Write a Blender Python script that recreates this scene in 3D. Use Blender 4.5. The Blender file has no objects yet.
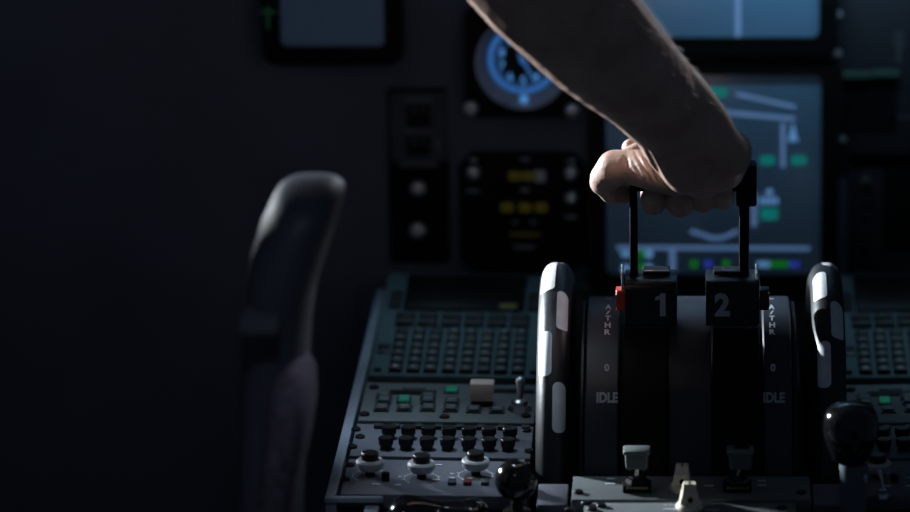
import bpy, bmesh, math, random
from mathutils import Matrix, Vector, noise
random.seed(7)
SC = bpy.context.scene
COL = SC.collection
R = math.radians
ZP = 0.62                                   # height of the pedestal's working face above the floor

# ------------------------------------------------------------------ camera
FPX, DIST, PIT = 4256.0, 3.2, R(16)
FW = Vector((0, math.cos(PIT), -math.sin(PIT)))
UP = Vector((0, math.sin(PIT), math.cos(PIT)))
XR = Vector((1, 0, 0))
P0 = Vector((0, 0, ZP + .12))
CAM = P0 - FW * DIST
cd = bpy.data.cameras.new('camera'); cam = bpy.data.objects.new('camera', cd); COL.objects.link(cam)
cam.location = CAM; cam.rotation_euler = (R(90) - PIT, 0, 0)
cd.sensor_width = 36; cd.lens = FPX / 910 * 36; cd.shift_x = -(690 - 455) / 910
cd.clip_start = .05
cd.dof.use_dof = True; cd.dof.focus_distance = 3.13; cd.dof.aperture_fstop = 3.4
SC.camera = cam

def ray(px, py): return FW + XR * ((px - 690) / FPX) + UP * ((256 - py) / FPX)
def W(px, py, Y):
    r = ray(px, py); return CAM + r * ((Y - CAM.y) / r.y)
def hit(root, px, py, h=0.0):
    """point of a thing's own XY plane (raised by h) seen at a photo position, in the thing's coordinates"""
    M = root.matrix_basis; n = M.col[2].to_3d(); o = M.translation + n * h
    r = ray(px, py); t = (o - CAM).dot(n) / r.dot(n)
    return M.inverted() @ (CAM + r * t)
def onZ(px, py, z):
    r = ray(px, py); return CAM + r * ((z - CAM.z) / r.z)

# ------------------------------------------------------------------ materials
def mat(name, rgb, rough=.5, metal=0., spec=.3, var=.15, scale=60., bump=0., bscale=400., sss=0., coat=0., rgb2=None):
    m = bpy.data.materials.new(name); m.use_nodes = True
    nt = m.node_tree; b = nt.nodes['Principled BSDF']
    tc = nt.nodes.new('ShaderNodeTexCoord')
    nz = nt.nodes.new('ShaderNodeTexNoise'); nz.inputs['Scale'].default_value = scale; nz.inputs['Detail'].default_value = 4
    nt.links.new(tc.outputs['Object'], nz.inputs['Vector'])
    cr = nt.nodes.new('ShaderNodeValToRGB')
    a = [max(0, c * (1 - var)) for c in rgb]; c2 = rgb2 or [c * (1 + var) for c in rgb]
    cr.color_ramp.elements[0].position = .3; cr.color_ramp.elements[1].position = .7
    cr.color_ramp.elements[0].color = (*a, 1); cr.color_ramp.elements[1].color = (*c2, 1)
    nt.links.new(nz.outputs['Fac'], cr.inputs['Fac']); nt.links.new(cr.outputs['Color'], b.inputs['Base Color'])
    b.inputs['Roughness'].default_value = rough; b.inputs['Metallic'].default_value = metal
    b.inputs['Specular IOR Level'].default_value = spec
    if coat: b.inputs['Coat Weight'].default_value = coat; b.inputs['Coat Roughness'].default_value = .08
    if sss:
        b.inputs['Subsurface Weight'].default_value = sss
        b.inputs['Subsurface Radius'].default_value = (.008, .003, .0015); b.inputs['Subsurface Scale'].default_value = .6
    if bump:
        n2 = nt.nodes.new('ShaderNodeTexNoise'); n2.inputs['Scale'].default_value = bscale; n2.inputs['Detail'].default_value = 3
        nt.links.new(tc.outputs['Object'], n2.inputs['Vector'])
        bp = nt.nodes.new('ShaderNodeBump'); bp.inputs['Strength'].default_value = bump; bp.inputs['Distance'].default_value = .001
        nt.links.new(n2.outputs['Fac'], bp.inputs['Height']); nt.links.new(bp.outputs['Normal'], b.inputs['Normal'])
    return m
def emi(name, rgb, s=1.0, base=(.012, .014, .016), var=.06):
    m = mat(name, base, .3, spec=.2); nt = m.node_tree; b = nt.nodes['Principled BSDF']
    nz = nt.nodes.new('ShaderNodeTexNoise'); nz.inputs['Scale'].default_value = 25
    cr = nt.nodes.new('ShaderNodeValToRGB')
    cr.color_ramp.elements[0].color = (*[c * (1 - var) for c in rgb], 1); cr.color_ramp.elements[1].color = (*[c * (1 + var) for c in rgb], 1)
    nt.links.new(nz.outputs['Fac'], cr.inputs['Fac']); nt.links.new(cr.outputs['Color'], b.inputs['Emission Color'])
    b.inputs['Emission Strength'].default_value = s
    return m
def lin(r, g, b):
    f = lambda c: c / 255 / 12.92 if c <= 10 else ((c / 255 + .055) / 1.055) ** 2.4
    return (f(r), f(g), f(b))

M = {}
M['panel_black'] = mat('panel black paint', (.085, .11, .15), .75, spec=.15, scale=8)
M['unit_black'] = mat('instrument black paint', (.022, .026, .032), .75, spec=.15, scale=8)
M['panel_dark'] = mat('recess black', (.006, .006, .007), .8, spec=.1)
M['panel_grey'] = mat('panel blue grey paint', (.11, .12, .145), .7, spec=.15, scale=20, bump=.1)
M['plate_grey'] = mat('plate grey paint', (.115, .135, .14), .7, spec=.15, scale=30, bump=.1)
M['key_plate'] = mat('keypad teal grey paint', (.06, .10, .115), .7, spec=.15, scale=30)
M['rail_grey'] = mat('frame blue grey paint', (.20, .24, .29), .65, spec=.2, scale=15, bump=.1)
M['lip_teal'] = mat('teal grey lip paint', (.05, .10, .11), .65, spec=.2, scale=15)
M['body_dark'] = mat('pedestal body dark paint', (.02, .023, .03), .8, spec=.1, scale=10)
M['black'] = mat('matte black plastic', (.005, .005, .0055), .5, spec=.08, bump=.1)
M['black_satin'] = mat('satin black plastic', (.005, .0055, .006), .38, spec=.3, bump=.15, bscale=900)
M['black_gloss'] = mat('gloss black plastic', (.004, .004, .005), .12, spec=.55, var=.05)
M['drum'] = mat('dark blue grey drum enamel', (.017, .021, .032), .42, spec=.4, scale=25, bump=.08)
M['wheel'] = mat('worn black wheel enamel', (.014, .017, .020), .42, spec=.3, scale=90, bump=.25, bscale=120)
M['white'] = mat('white marker paint', (.58, .62, .66), .55, spec=.3, scale=120, var=.08)
M['decal'] = mat('grey lettering', (.62, .65, .70), .7, spec=.1, var=.05)
M['decal_dim'] = mat('dim grey lettering', (.40, .43, .48), .7, spec=.1, var=.05)
M['legend'] = mat('white key legend', (.30, .34, .36), .6, spec=.1, var=.05)
M['key'] = mat('black key cap', (.012, .017, .019), .5, spec=.3)
M['key_grey'] = mat('grey push key cap', (.05, .066, .07), .5, spec=.3)
M['slot_black'] = mat('black display window', (.003, .003, .004), .35, spec=.2)
M['screw'] = mat('blackened screw', (.02, .02, .024), .4, metal=.6)
M['steel'] = mat('brushed steel', (.55, .56, .58), .3, metal=1.0, scale=120)
M['knob_silver'] = mat('pale silver knob cap', (.62, .64, .66), .32, metal=.7, spec=.5)
M['knob_white'] = mat('white translucent knob skirt', (.36, .37, .40), .45, spec=.3)
M['cream'] = mat('cream plastic', (.60, .55, .43), .45, spec=.35, var=.06)
M['beige'] = mat('warm beige plastic', (.50, .44, .40), .5, spec=.3, var=.06)
M['grey_handle'] = mat('grey switch handle', (.11, .135, .135), .5, spec=.3)
M['grey_stem'] = mat('grey blue lever sleeve', (.11, .14, .165), .4, spec=.4)
M['red'] = mat('red button plastic', (.42, .04, .025), .4, spec=.4)
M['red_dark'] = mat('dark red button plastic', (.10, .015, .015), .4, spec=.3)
M['green_lit'] = emi('green lit key', lin(8, 72, 56), 1.0, (.02, .1, .08))
M['gold_print'] = mat('worn gold plate lettering', (.38, .33, .18), .5, metal=.3, var=.4, scale=600)
M['skin'] = mat('skin', (.42, .275, .22), .5, spec=.3, var=.12, scale=35, bump=.35, bscale=500, sss=.06, rgb2=(.49, .34, .28))
M['nail'] = mat('finger nail', (.5, .32, .27), .3, spec=.5)
M['hair'] = mat('fine brown hair', (.11, .07, .05), .45, spec=.4)
M['shirt'] = mat('dark shirt cloth', (.012, .014, .02), .9, spec=.1, bump=.3)
M['leather'] = mat('dark leather', (.036, .044, .058), .5, spec=.35, scale=25, bump=.3, bscale=180)
M['fleece'] = mat('dark purple grey seat fabric', (.085, .070, .098), .95, spec=.05, scale=220, var=.5, bump=.8, bscale=260)
M['floor'] = mat('dark floor covering', (.012, .014, .018), .9, spec=.1, scale=50)
M['glass_screen'] = mat('screen glass', (.16, .30, .40), .38, spec=.5, var=.02)
M['dial_grey'] = mat('dial bevel grey', (.32, .335, .36), .6, spec=.2)

# ------------------------------------------------------------------ mesh builder
_font = {}
def glyphs(s, bold=0.0):
    k = (s, bold)
    if k not in _font:
        cu = bpy.data.curves.new('lettering', 'FONT'); cu.body = s; cu.size = 1.0; cu.align_x = 'CENTER'; cu.align_y = 'CENTER'
        cu.offset = bold; cu.resolution_u = 3
        o = bpy.data.objects.new('lettering', cu); COL.objects.link(o)
        dg = bpy.context.evaluated_depsgraph_get(); me = bpy.data.meshes.new_from_object(o.evaluated_get(dg))
        vs = [v.co.copy() for v in me.vertices]; fs = [tuple(p.vertices) for p in me.polygons]
        bpy.data.objects.remove(o); bpy.data.curves.remove(cu); bpy.data.meshes.remove(me)
        xs = [v.x for v in vs]; ys = [v.y for v in vs]
        cx, cy = (min(xs) + max(xs)) / 2, (min(ys) + max(ys)) / 2; h = max(ys) - min(ys) or 1; w = max(xs) - min(xs) or 1
        vs = [Vector(((v.x - cx), (v.y - cy), 0)) for v in vs]
        _font[k] = (vs, fs, w, h)
    return _font[k]

class G:
    def __init__(s): s.v, s.f, s.m = [], [], []
    def add(s, vs, fs, mi=0, T=None):
        b = len(s.v)
        for v in vs: s.v.append((T @ Vector(v)) if T is not None else Vector(v))
        for f in fs: s.f.append(tuple(i + b for i in f)); s.m.append(mi)
        return s
    def _bm(s, bm, mi, T):
        bm.verts.index_update()
        s.add([v.co.copy() for v in bm.verts], [[v.index for v in f.verts] for f in bm.faces], mi, T); bm.free(); return s
    def box(s, c, size, bevel=0., mi=0, T=None, seg=2):
        bm = bmesh.new(); bmesh.ops.create_cube(bm, size=1)
        for v in bm.verts: v.co = Vector((v.co.x * size[0] + c[0], v.co.y * size[1] + c[1], v.co.z * size[2] + c[2]))
        if bevel: bmesh.ops.bevel(bm, geom=bm.edges[:], offset=bevel, segments=seg, profile=.5, affect='EDGES', clamp_overlap=True)
        return s._bm(bm, mi, T)
    def hexa(s, lo, hi, mi=0, T=None, bevel=0.):
        """solid between a lower and an upper quad"""
        bm = bmesh.new(); vs = [bm.verts.new(p) for p in list(lo) + list(hi)]
        for f in ((3, 2, 1, 0), (4, 5, 6, 7), (0, 1, 5, 4), (1, 2, 6, 5), (2, 3, 7, 6), (3, 0, 4, 7)): bm.faces.new([vs[i] for i in f])
        bmesh.ops.recalc_face_normals(bm, faces=bm.faces[:])
        if bevel: bmesh.ops.bevel(bm, geom=bm.edges[:], offset=bevel, segments=2, profile=.5, affect='EDGES', clamp_overlap=True)
        return s._bm(bm, mi, T)
    def prism(s, poly, z0, z1, bevel=0., mi=0, T=None, seg=2, hole=None):
        bm = bmesh.new(); n = len(poly)
        lo = [bm.verts.new((p[0], p[1], z0)) for p in poly]; hi = [bm.verts.new((p[0], p[1], z1)) for p in poly]
        if hole:
            hl = [bm.verts.new((p[0], p[1], z0)) for p in hole]; hh = [bm.verts.new((p[0], p[1], z1)) for p in hole]
            for i in range(n):
                j = (i + 1) % n
                bm.faces.new((lo[i], lo[j], hi[j], hi[i])); bm.faces.new((hl[j], hl[i], hh[i], hh[j]))
                bm.faces.new((hi[i], hi[j], hh[j], hh[i])); bm.faces.new((lo[j], lo[i], hl[i], hl[j]))
        else:
            bm.faces.new(lo[::-1]); top = bm.faces.new(hi)
            for i in range(n): bm.faces.new((lo[i], lo[(i + 1) % n], hi[(i + 1) % n], hi[i]))
            if bevel: bmesh.ops.bevel(bm, geom=list(top.edges), offset=bevel, segments=seg, profile=.5, affect='EDGES', clamp_overlap=True)
        bmesh.ops.recalc_face_normals(bm, faces=bm.faces[:])
        return s._bm(bm, mi, T)
    def lathe(s, prof, n=28, mi=0, T=None, closed=False):
        vs, fs = [], []
        for (r, z) in prof:
            for k in range(n): a = 2 * math.pi * k / n; vs.append((r * math.cos(a), r * math.sin(a), z))
        m = len(prof)
        for i in range(m if closed else m - 1):
            j = (i + 1) % m
            for k in range(n):
                l = (k + 1) % n; fs.append((i * n + k, i * n + l, j * n + l, j * n + k))
        if not closed:
            if prof[0][0] > 1e-6: fs.append(tuple(range(n))[::-1])
            if prof[-1][0] > 1e-6: fs.append(tuple((m - 1) * n + k for k in range(n)))
        return s.add(vs, fs, mi, T)
    def cyl(s, p0, p1, r0, r1=None, n=20, mi=0, T=None):
        p0, p1 = Vector(p0), Vector(p1); d = p1 - p0
        Q = Matrix.Translation(p0) @ d.to_track_quat('Z', 'Y').to_matrix().to_4x4()
        if T is not None: Q = T @ Q
        return s.lathe([(r0, 0), (r1 if r1 is not None else r0, d.length)], n, mi, Q)
    def sphere(s, c, r, n=20, mi=0, sc=(1, 1, 1), T=None):
        m = n // 2; prof = [(r * math.sin(math.pi * i / m), -r * math.cos(math.pi * i / m)) for i in range(m + 1)]
        Q = Matrix.Translation(Vector(c)) @ Matrix.Diagonal((*sc, 1))
        if T is not None: Q = T @ Q
        return s.lathe(prof, n, mi, Q)
    def tube(s, pts, r, n=12, mi=0):
        pts = [Vector(p) for p in pts]; rs = r if isinstance(r, (list, tuple)) else [r] * len(pts)
        vs, fs = [], []; t0 = (pts[1] - pts[0]).normalized(); u = t0.orthogonal().normalized()
        for i, p in enumerate(pts):
            t = ((pts[min(i + 1, len(pts) - 1)] - pts[max(i - 1, 0)])).normalized()
            u = (u - t * u.dot(t)).normalized(); w = t.cross(u)
            for k in range(n): a = 2 * math.pi * k / n; vs.append(p + (u * math.cos(a) + w * math.sin(a)) * rs[i])
        for i in range(len(pts) - 1):
            for k in range(n): l = (k + 1) % n; fs.append((i * n + k, i * n + l, (i + 1) * n + l, (i + 1) * n + k))
        fs.append(tuple(range(n))[::-1]); fs.append(tuple((len(pts) - 1) * n + k for k in range(n)))
        return s.add(vs, fs, mi)
    def text(s, txt, h, fn, w=None, bold=0., mi=0):
        """lettering of height h (and width w); fn maps flat (u, v) to a point"""
        vs, fs, gw, gh = glyphs(txt, bold); sy = h / gh; sx = (w / gw) if w else sy
        return s.add([fn(v.x * sx, v.y * sy) for v in vs], fs, mi)
    def build(s, name, mats, parent=None, smooth=38):
        me = bpy.data.meshes.new(name); me.from_pydata([tuple(v) for v in s.v], [], s.f)
        for m in (mats if isinstance(mats, (list, tuple)) else [mats]): me.materials.append(M[m])
        for p, k in zip(me.polygons, s.m): p.material_index = k; p.use_smooth = True
        bm = bmesh.new(); bm.from_mesh(me); bmesh.ops.remove_doubles(bm, verts=bm.verts[:], dist=1e-7); bm.to_mesh(me); bm.free()
        me.set_sharp_from_angle(angle=R(smooth)); me.update()
        o = bpy.data.objects.new(name, me); COL.objects.link(o)
        if parent: o.parent = parent
        return o

def tag(o, label=None, cat=None, group=None, kind=None):
    if label: o['label'] = label
    if cat: o['category'] = cat
    if group: o['group'] = group
    if kind: o['kind'] = kind
    return o
def thing(name, label, cat, loc, rot=(0, 0, 0), group=None):
    o = bpy.data.objects.new(name, None); COL.objects.link(o); o.empty_display_size = .02
    o.location = loc; o.rotation_euler = rot
    return tag(o, label, cat, group)
def copy_tree(o, parent=None):
    c = o.copy(); COL.objects.link(c); c.parent = parent
    for ch in list(o.children): copy_tree(ch, c)
    return c
def rrect(w, h, r, n=5, cx=0, cy=0):
    pts = []
    for (sx, sy, a0) in ((1, 1, 0), (-1, 1, 90), (-1, -1, 180), (1, -1, 270)):
        for i in range(n + 1):
            a = R(a0 + 90 * i / n); pts.append((cx + sx * (w / 2 - r) + r * math.cos(a), cy + sy * (h / 2 - r) + r * math.sin(a)))
    return pts
def flat(c, z):
    return lambda u, v: Vector((c[0] + u, c[1] + v, z))
def Tm(p): return Matrix.Translation(Vector(p))

# ================================================================== the setting
tag(G().box((0, -.4, -.02), (2.6, 2.4, .04)).build('floor', 'floor'), kind='structure')
YP = .40
ZBOT = W(690, 287, YP).z
g = G(); g.box((.09, YP + .02, (ZP + .50) / 2), (1.42, .04, ZP + .50))
tag(g.build('wall_front', 'panel_black'), kind='structure')

PAN = lambda px, py, off=0.0: W(px, py, YP - off)
def panel_thing(name, label, cat, px, py, group=None):
    return thing(name, label, cat, PAN(px, py), (R(90), 0, 0), group)
SXP = FPX / (FW.dot(PAN(690, 150) - CAM)); SYP = SXP * math.cos(PIT)

# ------------------------------------------------------------------ display units
def rect_on(g, root, x0, y0, x1, y1, h, t=.0004, r=.25, mi=0):
    a = hit(root, x0, y1, h); b = hit(root, x1, y0, h); w, hh = abs(b.x - a.x), abs(b.y - a.y)
    g.prism(rrect(w, hh, min(w, hh) * r, 3, (a.x + b.x) / 2, (a.y + b.y) / 2), h, h + t, mi=mi)
def each_rect(name, m, root, parent, rects, h, t=.0004, r=.25):
    for q in rects:
        g = G(); rect_on(g, root, *q, h, t, r); g.build(name, m, parent)
def line_on(g, root, pts, wpx, h, t=.0004):
    P = [hit(root, x, y, h) for x, y in pts]; w = wpx / SXP / 2
    for a, b in zip(P[:-1], P[1:]):
        d = (b - a).normalized(); n = Vector((-d.y, d.x, 0)) * w
        q = [a + n - d * w * .3, a - n - d * w * .3, b - n + d * w * .3, b + n + d * w * .3]
        g.hexa(q, [p + Vector((0, 0, t)) for p in q])
M['sym_white'] = emi('pale blue display symbols', lin(66, 92, 130), 1.0, (.16, .24, .34))
M['sym_blue'] = emi('bright blue display symbols', lin(74, 116, 160), 1.0, (.16, .24, .34))
M['sym_teal'] = emi('teal display readouts', lin(8, 96, 94), 1.0)
M['sym_green'] = emi('green display symbols', lin(8, 92, 20), 1.0)
M['sym_violet'] = emi('violet blue display symbols', lin(34, 46, 140), 1.0)
def screen_glass(name, rgb, s):
    M[name] = mat(name, (.10, .22, .33), .15, spec=1.0, var=.02)
    b = M[name].node_tree.nodes['Principled BSDF']; b.inputs['Emission Color'].default_value = (*rgb, 1); b.inputs['Emission Strength'].default_value = s
screen_glass('lit screen', lin(6, 12, 19), 1.0)
screen_glass('lit upper screen', lin(16, 30, 46), 1.0)
screen_glass('dim screen', lin(9, 13, 20), 1.0)

def display(px0, py0, px1, py1, label, scr):
    cx, cy = (px0 + px1) / 2, (py0 + py1) / 2
    t = thing('display_unit', label, 'screen', PAN(cx, cy, .024 if py0 > 0 else .012), (R(90 - (9 if py0 > 0 else 2)), 0, 0))
    a = hit(t, px0, py1); b = hit(t, px1, py0); w, h = b.x - a.x, b.y - a.y
    G().prism(rrect(w + .03, h + .03, .012), -.010, .009, hole=rrect(w, h, .006)).build('bezel', 'black', t)
    sc = G().prism(rrect(w, h, .006), 0.0, .003).build('screen', scr, t)
    return t, sc
t, sc = display(606, 75, 821, 274, 'square lit display screen with green readouts right behind the hand and levers', 'lit screen')
H = .0031
each_rect('teal_readout', 'sym_teal', t, sc, ((704, 87, 727, 98), (760, 155.5, 775, 165), (791, 155.5, 806.5, 165), (760, 208, 778, 220)), H, r=.2)
for pts, w in (([(737, 94), (795, 107)], 4), ([(721, 112), (794, 119)], 4.5), ([(783, 124), (783, 167)], 4.5), ([(754, 192), (754, 226)], 5),
               ([(691, 231), (712, 238), (722, 238), (738, 231)], 4), ([(617, 247.5), (809, 248.5)], 4), ([(672.5, 250), (672.5, 272)], 6)):
    g = G(); line_on(g, t, pts, w, H); g.build('white_line', 'sym_white', sc)
g = G(); c = hit(t, 793, 133, H)
g.prism([(c.x - .0045, c.y - .007), (c.x + .0045, c.y - .007), (c.x + .0025, c.y - .001), (c.x + .001, c.y + .007), (c.x - .001, c.y + .007), (c.x - .0025, c.y - .001)], H, H + .0004)
g.build('blue_symbol', 'sym_blue', sc)
each_rect('blue_symbol', 'sym_blue', t, sc, [(719, 116, 729, 124), (766, 189, 773, 195), (757, 261.5, 770, 267)] + [(x - 1.8, 197, x + 2.2, 204.5) for x in (761, 766, 771, 776)]
          + [(621, y - 3, 631, y + 3) for y in (254, 268)] + [(645, y - 4, 653, y + 4) for y in (254, 268)], H, r=.4)
each_rect('green_symbol', 'sym_green', t, sc, ((638, 250, 645, 258), (638, 263, 645, 271), (770, 261.5, 789, 267)), H, r=.1)
each_rect('green_symbol', 'sym_green', t, sc, ((690, 260, 698, 268), (722, 260, 730, 268)), H, r=.49)
each_rect('violet_symbol', 'sym_violet', t, sc, ((704.5, 260, 712, 268), (789, 261.5, 799.5, 267)), H, r=.4)
t, sc = display(624, -160, 820, 37, 'pale blue display screen along the top edge above the forearm', 'lit upper screen')
g = G(); line_on(g, t, [(738, -60), (738, 36)], 6, H); g.build('white_line', 'sym_white', sc)
t, sc = display(281, -150, 382, 46, 'dim grey display screen at the top beside a green cross', 'dim screen')
M['sym_dimgreen'] = emi('dim green symbol', lin(10, 34, 22), 1.0)
g = G(); line_on(g, t, [(268, 6), (268, 29)], 2.6, .0095); line_on(g, t, [(261, 12), (276, 12)], 2.6, .0095)
g.build('green_cross', 'sym_dimgreen', sc)

# ------------------------------------------------------------------ round altimeter
t = thing('altimeter', 'round dial instrument with blue number ring partly hidden by forearm', 'dial', PAN(523, 60, .016), (R(90), 0, 0))
M['ring_blue'] = emi('blue lit scale ring', lin(44, 90, 150), 1.0)
M['num_blue'] = emi('blue lit numerals', lin(74, 132, 196), 1.0)
px = 1 / SXP
G().prism(rrect(112 * px, 112 * px, .012), -.0155, .010, hole=[(46 * px * math.cos(2 * math.pi * i / 24 + math.pi / 4 * 0), 46 * px * math.sin(2 * math.pi * i / 24)) for i in range(24)]).build('bezel', 'black', t)
G().lathe([(46 * px, .012), (47 * px, .012), (47 * px, -.006), (37 * px, -.006), (37.5 * px, -.005)], 48, closed=True).build('bevel_ring', 'dial_grey', t)
dial = G().lathe([(37 * px, -.0062), (37 * px, -.004), (0, -.004)], 48).build('dial_face', 'slot_black', t)
g = G()
for i in range(50):
    a = 2 * math.pi * i / 50; l = 3.2 if i % 5 else 7
    d = Vector((math.cos(a), math.sin(a), 0)); n = Vector((-d.y, d.x, 0)) * (.6 * px)
    p, q = d * (30 * px), d * ((30 - l) * px)
    g.hexa([v + Vector((0, 0, -.0038)) for v in (p + n, p - n, q - n, q + n)], [v + Vector((0, 0, -.0034)) for v in (p + n, p - n, q - n, q + n)])
g.lathe([(30 * px, -.0038), (35.5 * px, -.0038), (35.5 * px, -.0032), (30 * px, -.0032)], 60, closed=True)
g.build('scale_ring', 'ring_blue', dial)
g = G()
for i in range(10):
    a = R(90 - 36 * i); g.text(str(i), 8.5 * px, flat((22 * px * math.cos(a), 22 * px * math.sin(a)), -.0034), bold=.02)
g.build('numeral', 'num_blue', dial)
g = G(); a = R(-62); d = Vector((math.cos(a), math.sin(a), 0)); n = Vector((-d.y, d.x, 0))
g.hexa([d * -8 * px + n * 1.6 * px, d * -8 * px - n * 1.6 * px, d * 25 * px - n * 1.2 * px, d * 25 * px + n * 1.2 * px],
       [v + Vector((0, 0, .0012)) for v in (d * -8 * px + n * 1.6 * px, d * -8 * px - n * 1.6 * px, d * 25 * px - n * 1.2 * px, d * 25 * px + n * 1.2 * px)])
g.lathe([(0, 0), (3.5 * px, 0), (3.5 * px, .002), (0, .002)], 20)
g.build('pointer', 'ring_blue', t)
c = hit(t, 524, 99, .010); G().lathe([(0, .0101), (4.2 * px, .0101), (3.8 * px, .013), (0, .014)], 16, T=Tm((c.x, c.y, 0))).build('adjusting_stud', 'num_blue', t)
def knob_bm(r, h):
    return [(0, 0), (r * .9, 0), (r, h * .15)] + [(r * math.cos(R(k)), h * .45 + h * .55 * math.sin(R(k))) for k in range(0, 90, 12)] + [(0, h)]
for (x, y) in ((471, 108), (572, 110)):
    c = hit(t, x, y, .01); G().lathe(knob_bm(7.3 * px, .008), 24, T=Tm((c.x, c.y, .0101))).build('knob', 'knob_silver', t)

# ------------------------------------------------------------------ clock
t = panel_thing('cockpit_clock', 'dark square clock with three rows of dim yellow digits', 'clock', 523, 211)
M['led_yellow'] = emi('dim yellow digits', lin(46, 43, 8), 1.0)
M['led_dim'] = emi('faint yellow bar', lin(24, 24, 6), 1.0)
G().prism([(x * px, y * px) for x, y in ((-50, 62), (50, 62), (63, 48), (63, -48), (50, -62), (-50, -62), (-63, -48), (-63, 48))], 0, .012, .003).build('case', 'panel_dark', t)
for n_, (x0, y0, x1, y1) in enumerate(((506, 169, 546, 183), (499, 199, 550, 216), (508, 231, 542, 238))):
    g = G(); rect_on(g, t, x0, y0, x1, y1, .0122, .0006, .1); w_ = g.build('digit_window', 'slot_black', t)
    g = G()
    for x in ((515, 529), (507, 525, 541), ())[n_]:
        for dx in (-3, 3):
            c = hit(t, x + dx, (y0 + y1) / 2, .013); g.text('0', 9.5 * px, flat(c, .0130), 6 * px, bold=.03)
    if n_ == 2: rect_on(g, t, 510, 233, 540, 236, .0129, .0003)
    g.build('digits', 'led_yellow' if n_ < 2 else 'led_dim', w_)
g = G(); rect_on(g, t, 535, 170, 545, 182, .0129, .0003, .2); g.build('grey_readout', 'decal_dim', t)
for (x, y) in ((473, 174), (571, 175), (571, 200)):
    c = hit(t, x, y, .02); G().lathe(knob_bm(7.2 * px, .010), 24, T=Tm((c.x, c.y, .0121))).build('knob', 'knob_silver', t)
for (x, y, w) in ((473, 160, 8), (473, 191, 13), (525, 159, 9), (525, 190, 9), (571, 161, 8), (571, 217, 12), (515, 222, 6), (533, 222, 6), (524, 247, 20)):
    each_rect('label_mark', 'decal_dim', t, t, [(x - w / 2, y - 1.2, x + w / 2, y + 1.2)], .0122, .0003, .3)

# ------------------------------------------------------------------ left switch panel
M['mid_grey'] = mat('mid grey panel paint', (.055, .064, .075), .7, spec=.15)
t = panel_thing('switch_panel', 'small grey panel with two black windows above two round knobs', 'panel', 419, 175)
G().prism(rrect(60 * px, 180 * px, .004), 0, .004, .001).build('base_plate', 'panel_dark', t)
g = G(); rect_on(g, t, 391, 92, 448, 161, .0041, .0025, .04); gp = g.build('grey_plate', 'mid_grey', t)
for y0, y1 in ((104, 127), (136, 156)):
    g = G(); rect_on(g, t, 407, y0, 430, y1, .0067, .0008, .06); wd = g.build('window', 'slot_black', gp)
    each_rect('toggle', 'mid_grey', t, wd, [(x, y0 + 1, x + 4, y0 + 9) for x in (412, 421)], .0076, .0012, .2)
each_rect('label_mark', 'panel_grey', t, t, ((405, 97, 432, 102), (405, 129, 432, 133), (436, 139, 440, 152), (400, 162, 437, 167), (411, 173, 424, 178)), .0068, .0003, .2)
for (x, y, r) in ((417.5, 190, 8), (417.5, 232, 8.5)):
    c = hit(t, x, y, .02); kb = G().lathe([(0, .0041), (15 * px, .0041), (15 * px, .010), (13 * px, .012), (0, .012)], 28, T=Tm((c.x, c.y, 0))).build('knob_base', 'black', t)
    G().lathe(knob_bm(r * px, .011), 24, T=Tm((c.x, c.y, .0121))).build('knob', 'knob_silver', t)

# ------------------------------------------------------------------ right panels
t = panel_thing('landing_gear_panel', 'dark recessed panel with thin green ridge at the upper right', 'panel', 885, 75)
G().prism(rrect(96 * px, 190 * px, .006), 0, .004, .001).build('base_plate', 'unit_black', t)
g = G(); rect_on(g, t, 843, 78, 897, 132, .0041, .001, .06); g.build('recess', 'panel_dark', t)
M['ridge_green'] = mat('dull green ridge paint', (.05, .11, .09), .7, spec=.1)
each_rect('green_ridge', 'ridge_green', t, t, ((843, 71, 871, 76), (872, 69.5, 899, 74.5)), .0041, .008, .2)
for x, y in ((839, 14), (838, 53), (843, 139)):
    c = hit(t, x, y, .0041); G().lathe([(0, .0041), (4 * px, .0041), (3.4 * px, .006), (0, .006)], 14, T=Tm((c.x, c.y, 0))).build('screw', 'knob_silver', t)
c = hit(t, 899, 48, .0042)
G().prism([(c.x + a * px, c.y + b * px) for a, b in ((-2.5, 0), (-7, 2), (-4, 12), (4, 12), (7, 2), (2.5, 0), (3, -15), (-3, -15))], .0041, .0044).build('arrow_mark', 'mid_grey', t)
each_rect('label_mark', 'mid_grey', t, t, ((890, 115.5, 918, 119.5), (893, 32, 904, 38)), .0041, .001, .25)
t = panel_thing('selector_panel', 'dark panel with a column of small knobs at the lower right', 'panel', 890, 215)
G().prism(rrect(84 * px, 128 * px, .004), 0, .004, .001).build('base_plate', 'unit_black', t)
g = G(); rect_on(g, t, 882, 165, 926, 250, .0041, .001, .06); g.build('recess', 'panel_dark', t)
for y in (182, 201, 216, 231, 246):
    c = hit(t, 866, y, .01); G().lathe(knob_bm((5.5 if y < 190 else 4.5) * px, .008), 18, T=Tm((c.x, c.y, .0041))).build('knob', 'mid_grey' if y < 190 else 'body_dark', t)
tag(G().box((.12, .345, ZP + .47), (1.36, .11, .04), .01).build('shade_ledge', 'panel_black'), kind='structure')  # unseen glareshield ledge, added to shade the rear of the console
blocker = G().box((0, 0, (ZP + .277) / 2), (.03, 1.1, ZP + .277)).box((0, -.3125, ZP + .51), (.03, .475, .465)).build('beam_blocker', 'unit_black')  # unseen slab and post added to cut the low side beam
blocker.location = (-.92, .41, 0); blocker.rotation_euler = (0, 0, R(-35.3)); tag(blocker, kind='structure')
# teal lip where the pedestal meets the panel
z1 = W(690, 283, YP - .03).z
tag(G().box((.17, YP - .017, z1 - .0045), (.86, .032, .008), .002).build('trim_1', 'lip_teal'), kind='structure')
tag(G().box((0, YP - .014, z1 - .045), (.56, .02, .07), .002).build('trim_2', 'panel_black'), kind='structure')

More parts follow.
